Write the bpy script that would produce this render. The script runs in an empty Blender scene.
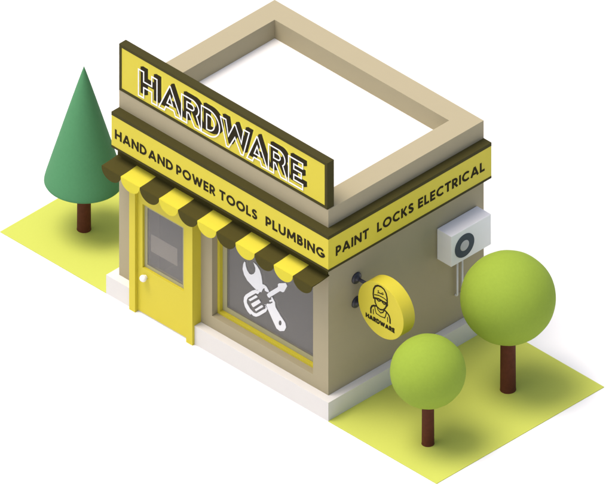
import bpy, bmesh, math
from mathutils import Vector
from mathutils.geometry import tessellate_polygon

S = bpy.context.scene
COL = S.collection
PI = math.pi

# ------------------------------------------------------------------ materials
def mat(name, col, rough=0.75, spec=0.2, var=0.03, scale=9.0, bump=0.0, bscale=60.0):
    m = bpy.data.materials.new(name); m.use_nodes = True
    nt = m.node_tree; b = nt.nodes['Principled BSDF']
    b.inputs['Roughness'].default_value = rough
    b.inputs['Specular IOR Level'].default_value = spec
    tc = nt.nodes.new('ShaderNodeTexCoord')
    n = nt.nodes.new('ShaderNodeTexNoise'); n.inputs['Scale'].default_value = scale
    n.inputs['Detail'].default_value = 4
    nt.links.new(tc.outputs['Object'], n.inputs['Vector'])
    mx = nt.nodes.new('ShaderNodeMix'); mx.data_type = 'RGBA'
    mx.inputs['A'].default_value = (*[c*(1-var) for c in col], 1)
    mx.inputs['B'].default_value = (*[min(1, c*(1+var)) for c in col], 1)
    nt.links.new(n.outputs['Fac'], mx.inputs['Factor'])
    nt.links.new(mx.outputs['Result'], b.inputs['Base Color'])
    if bump > 0:
        n2 = nt.nodes.new('ShaderNodeTexNoise'); n2.inputs['Scale'].default_value = bscale
        nt.links.new(tc.outputs['Object'], n2.inputs['Vector'])
        bp = nt.nodes.new('ShaderNodeBump'); bp.inputs['Strength'].default_value = bump
        bp.inputs['Distance'].default_value = 0.01
        nt.links.new(n2.outputs['Fac'], bp.inputs['Height'])
        nt.links.new(bp.outputs['Normal'], b.inputs['Normal'])
    return m

M = dict(
    ground=mat('white_paving', (.78, .78, .775), .9, .0, .0),
    grass=mat('pale_lawn', (.475, .515, .098), .9, .05, .02, 30),
    wall=mat('tan_render', (.365, .32, .208), .85, .1, .015, 6, .05, 160),
    plinth=mat('white_stone', (.64, .625, .60), .8, .1, .012, 5),
    roof=mat('white_roof', (.70, .70, .70), .8, .0, .0),
    yellow=mat('yellow_paint', (.575, .49, .038), .55, .25, .015, 4),
    olive=mat('dark_olive_paint', (.048, .042, .011), .7, .1, .03, 8),
    letter=mat('dark_brown_letter', (.026, .021, .010), .8, .05, .03, 8),
    bright=mat('lemon_letter', (.62, .55, .06), .6, .1, .01, 8),
    white=mat('white_letter', (.85, .85, .84), .6, .1, .0),
    awn_y=mat('yellow_canvas', (.585, .515, .048), .85, .05, .015, 12),
    awn_d=mat('olive_canvas', (.062, .053, .013), .85, .05, .03, 12),
    emblem=mat('white_vinyl', (.80, .80, .81), .6, .1, .0),
    ghost=mat('ghost_grey', (.30, .29, .26), .8, .05, .0),
    reveal_ring=mat('reveal_through_glass', (.36, .34, .19), .7, .1, .01),
    poster=mat('beige_card', (.74, .66, .58), .8, .1, .01),
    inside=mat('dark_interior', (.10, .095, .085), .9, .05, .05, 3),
    unit=mat('white_casing', (.86, .85, .85), .5, .3, .01),
    fan=mat('slate_grille', (.042, .062, .082), .6, .2, .03),
    hub=mat('grey_hub', (.52, .52, .53), .6, .2, .01),
    pipe=mat('pale_pipe', (.68, .68, .72), .4, .4, .0),
    iron=mat('black_iron', (.022, .022, .032), .4, .5, .05),
    knob=mat('white_knob', (.80, .80, .82), .3, .5, .0),
    bark=mat('red_brown_bark', (.10, .028, .014), .7, .15, .25, 14, .3, 40),
    crown=mat('lime_foliage', (.25, .345, .042), .8, .1, .05, 20, .25, 70),
    cone=mat('green_foliage', (.070, .225, .10), .75, .15, .06, 20, .25, 70),
)
# tinted glass: half see-through, half pale grey film, glossy coat
g = bpy.data.materials.new('tinted_glass'); g.use_nodes = True
nt = g.node_tree; b = nt.nodes['Principled BSDF']
b.inputs['Base Color'].default_value = (.27, .26, .25, 1)
b.inputs['Roughness'].default_value = .12
b.inputs['Specular IOR Level'].default_value = .35
tr = nt.nodes.new('ShaderNodeBsdfTransparent'); tr.inputs['Color'].default_value = (.95, .95, .93, 1)
mx = nt.nodes.new('ShaderNodeMixShader'); mx.inputs['Fac'].default_value = .42
nt.links.new(tr.outputs[0], mx.inputs[1]); nt.links.new(b.outputs[0], mx.inputs[2])
nt.links.new(mx.outputs[0], nt.nodes['Material Output'].inputs['Surface'])
M['glass'] = g

# ------------------------------------------------------------------ mesh helpers
def link(name, bm, mats, parent=None, smooth=False):
    bmesh.ops.recalc_face_normals(bm, faces=bm.faces)
    me = bpy.data.meshes.new(name); bm.to_mesh(me); bm.free()
    for m in (mats if isinstance(mats, (list, tuple)) else [mats]): me.materials.append(m)
    if smooth:
        for p in me.polygons: p.use_smooth = True
    o = bpy.data.objects.new(name, me); COL.objects.link(o)
    if parent: 
        o.parent = parent
        # parts are modelled in world space: shift them under the parent's base
        off = Vector(parent['_w']) if '_w' in parent else Vector((0, 0, 0))
        me.transform(__import__('mathutils').Matrix.Translation(-off))
        o['_w'] = tuple(off)
    return o

def empty(name, loc, label, cat, group=None):
    o = bpy.data.objects.new(name, None); COL.objects.link(o); o.location = loc
    o.empty_display_size = .2
    o['_w'] = tuple(loc); o['label'] = label; o['category'] = cat
    if group: o['group'] = group
    return o

def box(bm, x0, x1, y0, y1, z0, z1, mi=0, bev=0):
    vs = [bm.verts.new((x, y, z)) for x in (x0, x1) for y in (y0, y1) for z in (z0, z1)]
    fs = []
    for f in ((0, 1, 3, 2), (4, 6, 7, 5), (0, 4, 5, 1), (2, 3, 7, 6), (0, 2, 6, 4), (1, 5, 7, 3)):
        fc = bm.faces.new([vs[i] for i in f]); fc.material_index = mi; fs.append(fc)
    if bev:
        es = list({e for f in fs for e in f.edges})
        r = bmesh.ops.bevel(bm, geom=es, offset=bev, segments=2, affect='EDGES', profile=.6)
        for f in r['faces']: f.material_index = mi

def prism(bm, loops, mp, w0, w1, mi=0):
    """2D loops (first outer, then holes) -> solid between w0 and w1; mp(u,v,w)->xyz"""
    tris = tessellate_polygon([[Vector((u, v, 0)) for u, v in L] for L in loops])
    flat = [p for L in loops for p in L]
    A = [bm.verts.new(mp(u, v, w0)) for u, v in flat]
    B = [bm.verts.new(mp(u, v, w1)) for u, v in flat]
    for t in tris:
        for V in (A, B):
            try: f = bm.faces.new([V[i] for i in t]); f.material_index = mi
            except ValueError: pass
    k = 0
    for L in loops:
        n = len(L)
        for i in range(n):
            a, c = k+i, k+(i+1) % n
            f = bm.faces.new((A[a], A[c], B[c], B[a])); f.material_index = mi
        k += n

def ribbon(bm, pts, t, mp, w0, w1, closed=False, mi=0):
    P = [Vector(p) for p in pts]; n = len(P); Lf, Rt = [], []
    for i in range(n):
        if closed: a, c = P[i-1], P[(i+1) % n]
        else: a, c = P[max(i-1, 0)], P[min(i+1, n-1)]
        d1 = (P[i]-a); d2 = (c-P[i])
        if d1.length < 1e-9: d1 = d2
        if d2.length < 1e-9: d2 = d1
        d1 = d1.normalized(); d2 = d2.normalized()
        n1 = Vector((-d1.y, d1.x)); n2 = Vector((-d2.y, d2.x))
        m = n1+n2
        if m.length < 1e-6: m = n1
        m.normalize(); k = 1/max(.38, m.dot(n1))
        Lf.append(P[i]+m*t/2*k); Rt.append(P[i]-m*t/2*k)
    seg = n if closed else n-1
    V = [[bm.verts.new(mp(q[i].x, q[i].y, w)) for i in range(n)] for q in (Lf, Rt) for w in (w0, w1)]
    for i in range(seg):
        j = (i+1) % n
        for a, b_ in ((0, 2), (1, 3), (0, 1), (2, 3)):
            f = bm.faces.new((V[a][i], V[a][j], V[b_][j], V[b_][i])); f.material_index = mi
    if not closed:
        for i in (0, n-1): bm.faces.new((V[0][i], V[1][i], V[3][i], V[2][i])).material_index = mi

def lathe(bm, prof, c, axis='z', n=48, mi=0):
    rings = []
    for r, h in prof:
        ring = []
        for i in range(n):
            a = 2*PI*i/n; p, q = r*math.cos(a), r*math.sin(a)
            v = {'z': (p, q, h), 'y': (p, h, q), 'x': (h, p, q)}[axis]
            ring.append(bm.verts.new((c[0]+v[0], c[1]+v[1], c[2]+v[2])))
        rings.append(ring)
    for A, B in zip(rings, rings[1:]):
        for i in range(n):
            bm.faces.new((A[i], A[(i+1) % n], B[(i+1) % n], B[i])).material_index = mi
    bm.faces.new(rings[0]).material_index = mi; bm.faces.new(rings[-1]).material_index = mi

def tube(bm, pts, r, n=12):
    pts = [Vector(p) for p in pts]; rings = []
    for i, p in enumerate(pts):
        d = (pts[min(i+1, len(pts)-1)]-pts[max(i-1, 0)]).normalized()
        u = d.cross(Vector((0, 1, 0.013))).normalized(); v = d.cross(u)
        rings.append([bm.verts.new(p+u*r*math.cos(2*PI*k/n)+v*r*math.sin(2*PI*k/n)) for k in range(n)])
    for A, B in zip(rings, rings[1:]):
        for i in range(n): bm.faces.new((A[i], A[(i+1) % n], B[(i+1) % n], B[i]))
    bm.faces.new(rings[0]); bm.faces.new(rings[-1])

def arc(cx, cy, rx, ry, a0, a1, n=14):
    return [(cx+rx*math.cos(math.radians(a0+(a1-a0)*i/n)), cy+ry*math.sin(math.radians(a0+(a1-a0)*i/n))) for i in range(n+1)]

# ------------------------------------------------------------------ stroke lettering (cap height 1)
T = .205; a = T/2; e = 1-a
GL = {
 'H': (.80, [[(a,0),(a,1)], [(.80-a,0),(.80-a,1)], [(a,.5),(.80-a,.5)]]),
 'A': (.92, [[(.09,0),(.46,.965)], [(.83,0),(.46,.965)], [(.2,.27),(.72,.27)]]),
 'N': (.84, [[(a,0),(a,1)], [(.84-a,0),(.84-a,1)], [(a,.93),(.84-a,.07)]]),
 'D': (.80, [[(a,0),(a,1)], [(a,e)]+arc(.28,.5,.42,.5-a,90,-90)+[(a,a)]]),
 'P': (.62, [[(a,0),(a,1)], [(a,e)]+arc(.27,.64,.25,e-.64,90,-90,10)+[(a,.64-(e-.64))]]),
 'O': (1.0, [('c', arc(.5,.5,.5-a,.5-a,0,345,23))]),
 'W': (1.22, [[(.09,1),(.37,.04)], [(.37,.04),(.61,.9)], [(.61,.9),(.85,.04)], [(.85,.04),(1.13,1)]]),
 'E': (.58, [[(a,0),(a,1)], [(a,e),(.57,e)], [(a,.5),(.53,.5)], [(a,a),(.57,a)]]),
 'R': (.68, [[(a,0),(a,1)], [(a,e)]+arc(.28,.66,.25,e-.66,90,-90,10)+[(a,.66-(e-.66))], [(.29,.42),(.60,0)]]),
 'T': (.68, [[(.34,0),(.34,1)], [(0,e),(.68,e)]]),
 'L': (.54, [[(a,0),(a,1)], [(a,a),(.54,a)]]),
 'S': (.60, [[(.52,.80)]+arc(.30,.715,.19,.185,40,265,12)+arc(.30,.285,.205,.18,85,-140,12)+[(.06,.20)]]),
 'U': (.78, [[(a,1)]+arc(.39,.39,.39-a,.39-a,180,360,12)+[(.78-a,1)]]),
 'M': (.98, [[(a,0),(.16,1)], [(.98-a,0),(.82,1)], [(.16,.95),(.49,.22)], [(.82,.95),(.49,.22)]]),
 'B': (.64, [[(a,0),(a,1)], [(a,e)]+arc(.30,.71,.18,e-.71,90,-90,8)+[(a,.52)], [(a,.51)]+arc(.32,.305,.21,.305-a,90,-90,8)+[(a,a)]]),
 'I': (.205, [[(a,0),(a,1)]]),
 'G': (.92, [arc(.5,.5,.5-a,.5-a,48,352,20), [(.52,.44),(.90,.44)]]),
 'C': (.84, [arc(.5,.5,.5-a,.5-a,48,312,20)]),
 'K': (.70, [[(a,0),(a,1)], [(.20,.46),(.60,1)], [(.26,.55),(.62,0)]]),
}
def word(bm, txt, u0, u1, v0, h, mp, w0, w1, gap=.13, thick=T, step=.0004):
    tot = sum(GL[c][0] for c in txt)+gap*(len(txt)-1)
    sx = (u1-u0)/(tot*h); x = u0; n = 0
    for c in txt:
        wd, st = GL[c]
        for s in st:
            closed = isinstance(s, tuple)
            pts = s[1] if closed else s
            P = [(x+p*h*sx, v0+q*h) for p, q in pts]
            ribbon(bm, P, thick*h*min(1.08, max(.85, (1+sx)/2)), mp, w0, w1+step*(n % 4)*(1 if w1 > w0 else -1), closed)
            n += 1
        x += (wd+gap)*h*sx

# ------------------------------------------------------------------ setting
def struct(name, bm, m):
    o = link(name, bm, m); o['kind'] = 'structure'; return o
bm = bmesh.new()
v = [bm.verts.new(p) for p in ((-150,-150,0),(150,-150,0),(150,150,0),(-150,150,0))]; bm.faces.new(v)
struct('ground', bm, M['ground'])
W0 = 4.83
bm = bmesh.new()   # the lawn: a thin sheet either side of the shop
box(bm, -7.43, -W0-.15, -.15, 3.72, .001, .012)
struct('lawn', bm, M['grass'])
bm = bmesh.new(); box(bm, .15, 2.65, -.15, 3.72, .001, .012)
struct('lawn', bm, M['grass'])

# ------------------------------------------------------------------ the shop
W, D, ZT, t = 4.83, 3.59, 4.08, .4        # width, depth, wall top, parapet thickness
ZB = .375                                # plinth top
shop = empty('hardware_shop', (-W/2, D/2, 0), 'small square tan shop with flat white roof, yellow door and white plinth', 'shop')
# openings in the front wall (y 0..t): door x -4.27..-3.085 (to z 2.62), window x -2.686..-.353
DX0, DX1, DZ = -4.30, -3.05, 2.62
WX0, WX1, WZ0, WZ1 = -2.686, -.353, .62, 2.62
bm = bmesh.new()
box(bm, -W, DX0, 0, t, ZB, DZ); box(bm, DX1, WX0, 0, t, ZB, DZ); box(bm, WX1, 0, 0, t, ZB, DZ)
box(bm, WX0, WX1, 0, t, ZB, WZ0)
box(bm, -W, 0, 0, t, DZ, ZT)                                    # band over the openings up to the parapet
box(bm, -W, 0, D-t, D, ZB, ZT)                                  # rear
box(bm, -W, -W+t, t, D-t, ZB, ZT); box(bm, -t, 0, t, D-t, ZB, ZT)
link('wall', bm, M['wall'], shop)
bm = bmesh.new(); p = .15
box(bm, -W-p, -4.401, -p, 0, 0, ZB); box(bm, -2.939, p, -p, 0, 0, ZB)
box(bm, -W-p, DX0, 0, t, 0, ZB); box(bm, DX1, p, 0, t, 0, ZB)
box(bm, -W-p, p, t, D+p, 0, ZB-.002)
link('plinth', bm, M['plinth'], shop)
bm = bmesh.new(); box(bm, -W+t, -t, t, D-t, 3.55, 3.71); link('roof', bm, M['roof'], shop)
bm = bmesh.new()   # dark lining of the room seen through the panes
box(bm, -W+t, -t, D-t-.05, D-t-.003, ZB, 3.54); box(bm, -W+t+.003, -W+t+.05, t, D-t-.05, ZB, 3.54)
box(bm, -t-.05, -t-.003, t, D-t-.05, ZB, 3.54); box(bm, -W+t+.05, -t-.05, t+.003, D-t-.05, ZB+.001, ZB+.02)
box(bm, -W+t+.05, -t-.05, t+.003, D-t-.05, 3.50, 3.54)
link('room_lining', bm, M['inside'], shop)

# door surround and door
bm = bmesh.new()
box(bm, -4.40, -4.265, -.2, 0, 0, 2.72); box(bm, -3.085, -2.94, -.2, 0, 0, 2.72)
box(bm, -4.265, -3.085, -.198, 0, 2.60, 2.718)
link('door_frame', bm, M['yellow'], shop)
dp = bmesh.new()
OX0, OX1, OZ0, OZ1 = -4.15, -3.20, .93, 2.20
y0, y1 = -.14, .03
box(dp, -4.264, OX0, y0, y1, .03, 2.598); box(dp, OX1, -3.086, y0, y1, .03, 2.598)
box(dp, OX0, OX1, y0, y1, .03, OZ0); box(dp, OX0, OX1, y0, y1, OZ1, 2.598)
door = link('door', dp, M['yellow'], shop)
bm = bmesh.new(); box(bm, OX0+.001, OX1-.001, -.088, -.078, OZ0+.001, OZ1-.001)
link('pane', bm, M['glass'], door)
bm = bmesh.new()
lathe(bm, [(.042,0),(.042,.012),(.024,.016),(.024,.03)]+[(.062*math.sin(math.radians(q)), .058-.058*math.cos(math.radians(q))) for q in range(25, 178, 9)], (0,0,0), 'y', 32)
for vv in bm.verts: vv.co.y = -vv.co.y; vv.co += Vector((-4.078, -.14, .775))
link('door_knob', bm, M['knob'], door, smooth=True)
bm = bmesh.new(); box(bm, -4.264, -3.086, -.128, .1, .0, .028); link('threshold', bm, M['plinth'], shop)

# shop window
wf = bmesh.new(); fy0, fy1, fb = .125, .33, .05
box(wf, WX0, WX0+fb, fy0, fy1, WZ0, WZ1); box(wf, WX1-fb, WX1, fy0, fy1, WZ0, WZ1)
box(wf, WX0+fb, WX1-fb, fy0, fy1, WZ0, WZ0+fb); box(wf, WX0+fb, WX1-fb, fy0, fy1, WZ1-fb, WZ1)
win = link('window', wf, M['yellow'], shop)
bm = bmesh.new(); box(bm, WX0+fb+.001, WX1-fb-.001, .205, .213, WZ0+fb+.001, WZ1-fb-.001)
link('pane', bm, M['glass'], win)

def reveal_ring(x0, x1, z0, z1, ya, yb, wd, par):  # added strips, painted like the frame's reveal seen through the glass
    bm = bmesh.new()
    box(bm, x0, x0+wd, ya, yb, z0, z1); box(bm, x1-wd, x1, ya, yb, z0, z1)
    box(bm, x0+wd, x1-wd, ya, yb, z0, z0+wd); box(bm, x0+wd, x1-wd, ya, yb, z1-wd, z1)
    link('painted_reveal', bm, M['reveal_ring'], par)
reveal_ring(WX0+fb+.001, WX1-fb-.001, WZ0+fb+.001, WZ1-fb-.001, .196, .2045, .10, win)
reveal_ring(OX0+.001, OX1-.001, OZ0+.001, OZ1-.001, -.094, -.0885, .065, door)
# tool emblem on the window pane (crossed spanner and screwdriver)
EY = .2
def q(pts, ox, oy, sc):     # traced picture points -> metres on the pane
    out = []
    for x, y in pts:
        px, py = ox+x/sc, oy+y/sc
        X = (px-328.3)/43.3-EY; out.append((X, (414.2+(X-EY)*25-py)/50))
    return out
c6 = lambda pts: q(pts, 235, 250, 10.03)
c7 = lambda pts: q(pts, 240, 285, 10.03)
c8 = lambda pts: q(pts, 240, 275, 12.24)
def cen(loop, n=18, rx=15, ry=26): return [(loop[0]+rx*math.cos(2*PI*i/n), loop[1]+ry*math.sin(2*PI*i/n)) for i in range(n)]
shapes = [
 [c6([(95,115),(84,140),(78,190),(92,245),(125,305),(180,365),(218,402)]) + c8([(228,178),(212,190),(262,212),(282,168),(303,160),(305,190),(330,205),(352,210),(355,195),(325,140),(298,118),(276,112)]) +
  c6([(272,300),(266,262),(250,205),(218,152),(185,122),(196,150),(206,180),(204,215),(190,238),(165,246),(145,238),(124,205),(110,165),(104,122)])],
 [c8([(330,240),(352,215),(372,202),(462,148),(468,135),(464,118),(478,100),(562,96),(580,135),(540,205),(525,210),(492,196),(400,252),(378,262),(365,280),(345,270)])],
 [c8([(385,265),(398,275),(430,335),(432,372),(440,400),(490,485)])+c7([(402,300),(455,380),(464,425),(445,460),(402,462),(368,435),(335,365)])+c8([(335,400),(322,368),(330,350),(372,352),(402,335),(398,322),(365,328),(358,312),(385,300)]),
  c7(cen((404,380)))],
 [c8([(212,190),(190,180),(150,190),(72,240),(52,270),(46,320),(62,385),(95,445),(130,485)])+c7([(110,285),(135,308),(162,318),(195,308),(262,268),(276,240),(262,215),(255,190)])+
  c8([(300,362),(318,368),(312,385),(318,400),(308,415)])+
  c7([(235,245),(165,285),(140,276),(105,240),(72,182),(70,150),(80,128)])+c8([(110,270),(195,222),(212,230),(222,232),(240,212),(240,196)])],
 [c8([(106,300),(195,246),(216,262),(216,272),(128,320)])],
 [c8([(138,350),(148,345),(232,296),(258,335),(170,392),(155,385)])],
 [c8([(183,420),(268,366),(286,380),(282,392),(198,442)])],
]
mpE = lambda u, v_, w: (u, w, v_)
bm = bmesh.new()
for i, s in enumerate(shapes): prism(bm, s, mpE, .204-.0004*i, .196-.0004*i)
link('window_decal', bm, M['emblem'], win)
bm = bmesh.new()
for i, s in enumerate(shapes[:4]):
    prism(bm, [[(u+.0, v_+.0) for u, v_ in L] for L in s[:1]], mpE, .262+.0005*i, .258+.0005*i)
link('decal_ghost', bm, M['ghost'], win)  # added plate, its grey painted as the emblem's faint shadow image in the glass

# card hanging behind the door's pane
bm = bmesh.new(); box(bm, -4.04, -3.435, -.056, -.05, 1.27, 1.615)
o = link('hanging_card', bm, M['poster']); o['label'] = 'blank beige card hanging behind the glass of the yellow door'; o['category'] = 'card'

# ------------------------------------------------------------------ awning
aw = empty('awning', (-W/2, 0, 2.7), 'yellow and dark olive striped awning with scalloped edge over door and window', 'awning')
N = 11; AX0, AX1, AY = -4.83, .03, -.40; sw = (AX1-AX0)/N
ZF, ZK = 2.765, 2.80
bm = bmesh.new()
for i in range(N):
    x0, x1 = AX0+i*sw, AX0+(i+1)*sw; mi = 1 if i % 2 == 0 else 0
    n = 6
    top = []; bot = []
    for k in range(n+1):
        f = k/n; y = AY+(-.004-AY)*f; z = ZF+(ZK-ZF)*f - .006*math.sin(PI*f)
        top.append((y, z)); bot.append((y, z-.018))
    sec = top+bot[::-1]
    A = [bm.verts.new((x0, y, z)) for y, z in sec]; B = [bm.verts.new((x1, y, z)) for y, z in sec]
    m = len(sec)
    for k in range(m): bm.faces.new((A[k], A[(k+1) % m], B[(k+1) % m], B[k])).material_index = mi
    for V in (A, B):
        for k in range(n): bm.faces.new((V[k], V[k+1], V[m-2-k], V[m-1-k])).material_index = mi
link('canopy', bm, [M['awn_y'], M['awn_d']], aw)
bm = bmesh.new()
for i in range(N):
    xc = AX0+(i+.5)*sw; r = sw/2-.001
    L = [(xc+r*math.cos(x), ZF-.002+(-.205)*abs(math.sin(x))**.92) for x in [PI*k/22 for k in range(23)]]
    prism(bm, [L], lambda u, v_, w: (u, w-.03*(ZF-v_), v_), AY-.008, AY+.006, 1 if i % 2 == 0 else 0)
link('valance', bm, [M['awn_y'], M['awn_d']], aw)

bm = bmesh.new(); box(bm, AX0, AX1-.03, -.035, -.0015, 2.79, 2.93)
link('fascia_shade_strip', bm, M['awn_d'], aw)  # added dark strip in place of the shade beneath the fascia

# ------------------------------------------------------------------ fascia sign wrapping the corner
f = .18; FZ0, FZ1 = 3.02, 3.73
fs = empty('fascia_sign', (0, 0, FZ0), 'long yellow trade sign band wrapping the shop corner, listing tools, plumbing, paint, locks', 'sign')
bm = bmesh.new()
def lband(bm, off, z0, z1, ins=0):
    box(bm, -W, off, -off, -.0015, z0, z1)
    box(bm, .0015, off, -.0015, D, z0, z1)
lband(bm, f, FZ1-.065, FZ1); lband(bm, f, FZ0, FZ0+.045)
link('trim', bm, M['olive'], fs)
bm = bmesh.new(); lband(bm, f-.003, FZ0+.045, FZ1-.065)
link('panel', bm, M['yellow'], fs)
ff = f-.003
mpF = lambda u, v_, w: (u, -ff-w, v_)
mpS = lambda u, v_, w: (ff+w, u, v_)
ux = lambda px: (px-328.3)/43.3+ff
uy = lambda px: (px-328.3)/43.3-ff
for txt, p0, p1 in (('HAND',115,146.6), ('AND',148.4,173), ('POWER',176.3,215.4), ('TOOLS',219.5,257.2), ('PLUMBING',265.6,324.6)):
    bm = bmesh.new(); word(bm, txt, ux(p0), ux(p1), 3.232, .188, mpF, -.002, .004)
    link('lettering', bm, M['letter'], fs)
for txt, p0, p1 in (('PAINT',335.7,368.6), ('LOCKS',377,413.5), ('ELECTRICAL',418,484.5)):
    bm = bmesh.new(); word(bm, txt, uy(p0), uy(p1), 3.25, .188, mpS, -.002, .004)
    link('lettering', bm, M['letter'], fs)

# ------------------------------------------------------------------ big sign standing on the parapet
rs = empty('rooftop_sign', (-W/2, .07, ZT), 'large yellow HARDWARE sign board in a dark frame on the roof edge', 'sign')
SX0, SX1, SY0, SY1, SZ0, SZ1 = -4.825, -.02, -.006, .15, ZT+.001, ZT+.925
bm = bmesh.new(); fb = .058
box(bm, SX0, SX1, SY0, SY1, SZ0, SZ0+fb); box(bm, SX0, SX1, SY0, SY1, SZ1-fb, SZ1)
box(bm, SX0, SX0+fb, SY0, SY1, SZ0+fb, SZ1-fb); box(bm, SX1-fb, SX1, SY0, SY1, SZ0+fb, SZ1-fb)
link('sign_frame', bm, M['olive'], rs)
bm = bmesh.new(); box(bm, SX0+fb, SX1-fb, SY0+.004, SY1-.01, SZ0+fb, SZ1-fb)
link('sign_panel', bm, M['yellow'], rs)
def big(c, w):
    K = .23
    if c == 'H': return [[(0,0),(0,1),(K,1),(K,.62),(w-K,.62),(w-K,1),(w,1),(w,0),(w-K,0),(w-K,.40),(K,.40),(K,0)]]
    if c == 'E': return [[(0,0),(0,1),(w,1),(w,.80),(K,.80),(K,.61),(w-.06,.61),(w-.06,.40),(K,.40),(K,.20),(w,.20),(w,0)]]
    if c == 'A':
        m = w/2
        return [[(0,0),(m-.02,1.02),(m+.02,1.02),(w,0),(w-.25,0),(w-.31,.17),(.31,.17),(.25,0)], [(m-.125,.33),(m,.66),(m+.125,.33)]]
    if c == 'D': return [[(0,0),(0,1)]+arc(w-.50,.5,.50,.5,90,-90,22), [(K,.21),(K,.79)]+arc(w-.50,.5,.27,.29,90,-90,16)]
    if c == 'R':
        return [[(0,0),(0,1)]+arc(w-.40,.70,.31,.30,90,-48,16)+[(w,0),(w-.27,0),(w-.52,.42),(K,.42),(K,0)],
                [(K,.59),(K,.82)]+arc(w-.42,.705,.12,.115,90,-90,8)]
    if c == 'W':
        s = w/4
        return [[(0,1),(.24,1),(s+.03,.42),(w/2-.03,.99),(w/2+.03,.99),(w-s-.03,.42),(w-.24,1),(w,1),(w-s+.05,0),(w-s-.05,0),(w/2,.50),(s+.05,0),(s-.05,0)]]
SEQ = [('H',138.5,157.0),('A',158.8,181.0),('R',181.7,200.8),('D',201.5,219.6),('W',220.5,249.2),('A',246.9,267.3),('R',268.5,287.0),('E',288.6,302.7)]
HH = .52; BZ = 4.203
mpB = lambda u, v_, w: (u, SY0-.0+.004-w, v_)
bw = bmesh.new(); bd = bmesh.new(); by = bmesh.new()
for i, (c, p0, p1) in enumerate(SEQ):
    u0 = (p0-328.3)/43.3+.012; wd = (p1-p0)/43.3/HH
    loops = [[(u0+x*HH, BZ+y*HH) for x, y in L] for L in big(c, wd)]
    j = (i % 2)*.0004
    sh = lambda dx, dz: [[(x+dx, y+dz) for x, y in L] for L in loops]
    prism(by, sh(.132, .134), mpB, -.002, .0010+j)
    for n_ in range(5): prism(bd, sh(.040+.013*n_, .070+.0075*n_), mpB, -.002+.00003*n_, .0036+j-.00035*n_)
    for L in loops: ribbon(bw, L, .0225, mpB, .006, .012+j, closed=True)
link('highlight_lettering', by, M['bright'], rs)
link('shadow_lettering', bd, M['letter'], rs)
link('outline_lettering', bw, M['white'], rs)

# ------------------------------------------------------------------ round sign on the side wall
yf, xc, zc, R = .515, .6975, 2.163, .525
rd = empty('round_sign', (0, .65, 1.9), 'thick round yellow sign with a capped worker, bracketed to the side wall', 'sign')
bm = bmesh.new()
lathe(bm, [(R-.004, 0), (R, .004), (R, .262), (R-.004, .266)], (xc, yf, zc), 'y', 96)
o = link('disc', bm, M['yellow'], rd, smooth=True)
for pl in o.data.polygons:
    if len(pl.vertices) > 4: pl.use_smooth = False
o.data.set_sharp_from_angle(angle=math.radians(35)) if hasattr(o.data, 'set_sharp_from_angle') else None
for bz in (2.405, 1.925):
    bm = bmesh.new()
    lathe(bm, [(.108, .002), (.104, .02), (.07, .035), (.036, .055), (.030, .08), (.030, .30)], (0, .645, bz), 'x', 32)
    link('bracket', bm, M['iron'], rd, smooth=True)
def r6(pts): 
    out = []
    for x, y in pts:
        px, py = 355+x/10.03, 275+y/10.03
        X = (px-328.3)/43.3-yf; out.append((X, (414.2+(X-yf)*25-py)/50))
    return out
mpR = lambda u, v_, w: (u, yf-w, v_)
bm = bmesh.new(); k = 0
def st(pts, th, closed=False):
    global k
    ribbon(bm, r6(pts), th*.95, mpR, -.002, .0016+.0003*(k % 6), closed); k += 1
st([(188,238),(183,190),(188,140),(205,112),(230,106),(262,118),(292,145),(312,185),(322,230),(324,282)], .034)
st([(194,196),(240,205),(290,232),(322,262)], .02)
st([(192,228),(240,240),(285,268),(322,284)], .034)
st([(215,240),(238,262),(262,258)], .024)
st([(270,268),(290,292),(318,290)], .024)
st([(200,235),(203,275),(222,318),(252,346),(285,350),(308,328),(322,282)], .028)
st([(324,280),(330,300),(318,320)], .016)
def lo(pts, th):      # the figure's overalls, drawn from the disc's centre
    global k
    ribbon(bm, [(xc+u_, zc+v_) for u_, v_ in pts], th, mpR, -.002, .0016+.0003*(k % 6)); k += 1
lo([(-.228,-.165),(-.23,-.07),(-.205,-.012),(-.16,.022),(-.09,.045)], .032)
lo([(.216,-.155),(.214,-.06),(.19,-.002),(.145,.032),(.085,.055)], .032)
lo([(-.09,.045),(-.062,-.018),(-.005,-.048),(.05,-.012),(.085,.055)], .020)
lo([(-.142,.02),(-.125,-.06),(-.098,-.115)], .018); lo([(.13,.03),(.112,-.05),(.088,-.108)], .018)
lo([(-.098,-.108),(-.005,-.118),(.088,-.102)], .018)
lo([(-.172,-.055),(-.170,-.158)], .018); lo([(.158,-.05),(.158,-.150)], .018)
st([(232,168),(250,184),(275,190)], .020)
st([(228,160),(240,158)], .016); st([(225,180),(240,178)], .014)
st([(268,180),(284,180)], .014); st([(272,198),(288,192)], .016)
rx0 = (365.9-328.3)/43.3-yf; rx1 = (394.6-328.3)/43.3-yf
rz = (414.2+(rx1-yf)*25-333.2)/50
word(bm, 'HARDWARE', rx0, rx1, rz, .086, mpR, -.002, .002, gap=.12, thick=.34, step=.0003)
link('worker_emblem', bm, M['letter'], rd)

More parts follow.
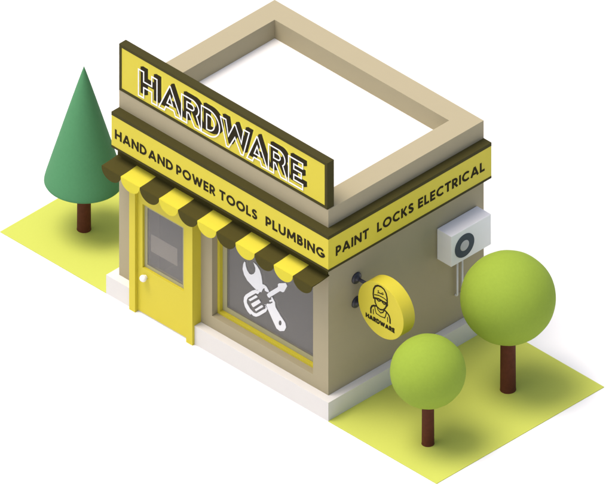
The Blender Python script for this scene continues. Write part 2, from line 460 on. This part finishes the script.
# ------------------------------------------------------------------ air conditioner
ac = empty('air_conditioner', (.17, 2.96, 1.86), 'white box air conditioner with dark fan ring on the side wall', 'air conditioner')
bm = bmesh.new(); box(bm, .012, .34, 2.5, 3.42, 1.86, 2.464, bev=.008)
for yy in (2.62, 3.28): box(bm, .001, .0125, yy, yy+.03, 1.9, 2.42)
link('casing', bm, M['unit'], ac)
bm = bmesh.new(); fy, fz = 2.805, 2.145
n = 64
prism(bm, [[(fy+.222*math.cos(2*PI*i/n), fz+.222*math.sin(2*PI*i/n)) for i in range(n)], [(fy+.100*math.cos(2*PI*i/n), fz+.100*math.sin(2*PI*i/n)) for i in range(n)]], lambda u, v_, w: (.34+w, u, v_), -.003, .006)
link('fan_grille', bm, M['fan'], ac)
bm = bmesh.new(); lathe(bm, [(.100, -.003), (.099, .006), (.09, .010)], (.34, fy, fz), 'x', 48)
link('fan_hub', bm, M['hub'], ac)
for py_, zb in ((2.925, .93), (3.04, .925)):
    bm = bmesh.new()
    tube(bm, [(.055, py_, 1.87), (.055, py_, zb+.05), (.052, py_, zb+.02), (.04, py_, zb+.005), (.02, py_, zb), (.002, py_, zb)], .017)
    link('pipe', bm, M['pipe'], ac, smooth=True)

# ------------------------------------------------------------------ trees
def trunk(par, x, y, r, h, name='trunk'):
    bm = bmesh.new()
    lathe(bm, [(r*1.04, 0.008), (r, .05), (r*.97, h*.6), (r*.93, h)], (x, y, 0), 'z', 40)
    o = link(name, bm, M['bark'], par, smooth=True); o.data.set_sharp_from_angle(angle=math.radians(50)); return o
def ball_tree(x, y, r, zc, tr, label):
    t_ = empty('round_tree', (x, y, 0), label, 'tree', 'round clipped trees on the lawn')
    trunk(t_, x, y, tr, zc-r*.6)
    bm = bmesh.new(); bmesh.ops.create_icosphere(bm, subdivisions=5, radius=r)
    for v_ in bm.verts:
        d = v_.co.normalized()
        v_.co = d*r*(1+.0035*math.sin(13*d.x+5*d.z)*math.sin(11*d.y-4*d.x))+Vector((x, y, zc))
    link('crown', bm, M['crown'], t_, smooth=True)
ball_tree(1.59, 2.56, .784, 1.84, .130, 'larger round green ball tree standing below the air conditioner')
ball_tree(1.747, .555, .622, 1.45, .104, 'smaller round green ball tree nearest the front corner of the lawn')
cx, cy = -6.515, .873
ct = empty('conifer_tree', (cx, cy, 0), 'dark green cone shaped conifer left of the shop', 'tree')
trunk(ct, cx, cy, .116, 1.2)
bm = bmesh.new()
rr = .655; zb, za = .95, 3.26
prof = [(.02, zb+.07), (rr*.6, zb+.05), (rr*.93, zb+.02), (rr*.985, zb+.02), (rr, zb+.04), (rr*.995, zb+.07)]
prof += [(rr*(1-f_)**.97*.992+.004, zb+.08+(za-zb-.08)*f_) for f_ in [i/24 for i in range(1, 25)]]
lathe(bm, prof, (cx, cy, 0), 'z', 96)
o = link('crown', bm, M['cone'], ct, smooth=True); o.data.set_sharp_from_angle(angle=math.radians(50))

# ------------------------------------------------------------------ light
EL, AZ = 71.0, 50.0      # the sun stands high behind the left of the picture: it shines towards +y and a little +x
w = bpy.data.worlds.new('World'); S.world = w; w.use_nodes = True
nt = w.node_tree; sky = nt.nodes.new('ShaderNodeTexSky'); sky.sky_type = 'NISHITA'
sky.sun_disc = False; sky.sun_elevation = math.radians(EL); sky.sun_rotation = math.radians(220)
sky.air_density = 1.0; sky.dust_density = 5.5; sky.ozone_density = 0
bgn = nt.nodes['Background']; bgn.inputs['Strength'].default_value = .15
nt.links.new(sky.outputs[0], bgn.inputs['Color'])
sd = bpy.data.lights.new('sun', 'SUN'); sd.energy = 1.3; sd.angle = math.radians(30); sd.color = (1, .965, .90)
so = bpy.data.objects.new('sun', sd); COL.objects.link(so)
d = Vector((math.cos(math.radians(EL))*math.cos(math.radians(AZ)), math.cos(math.radians(EL))*math.sin(math.radians(AZ)), -math.sin(math.radians(EL))))
so.rotation_euler = d.to_track_quat('-Z', 'Y').to_euler(); so.location = (-6, -6, 12)

# ------------------------------------------------------------------ camera (isometric, parallel projection)
cd = bpy.data.cameras.new('camera'); cd.type = 'ORTHO'; kpx = 50/math.sqrt(2/3); cd.ortho_scale = 612/kpx
cam = bpy.data.objects.new('camera', cd); COL.objects.link(cam); S.camera = cam
r_ = Vector((1, 1, 0)).normalized(); up = Vector((-1, 1, 2)).normalized(); dr = Vector((1, -1, 1)).normalized()
cam.location = r_*(-(328.3-306)/kpx)+up*((414.2-242)/kpx)+dr*40
from mathutils import Matrix
cam.rotation_euler = Matrix((r_, up, dr)).transposed().to_euler()
cd.clip_start = .1; cd.clip_end = 600

vs = S.view_settings; vs.view_transform = 'Standard'; vs.look = 'None'; vs.exposure = 0.44; vs.gamma = 1; vs.use_curve_mapping = False
for o in bpy.data.objects:
    if '_w' in o: del o['_w']
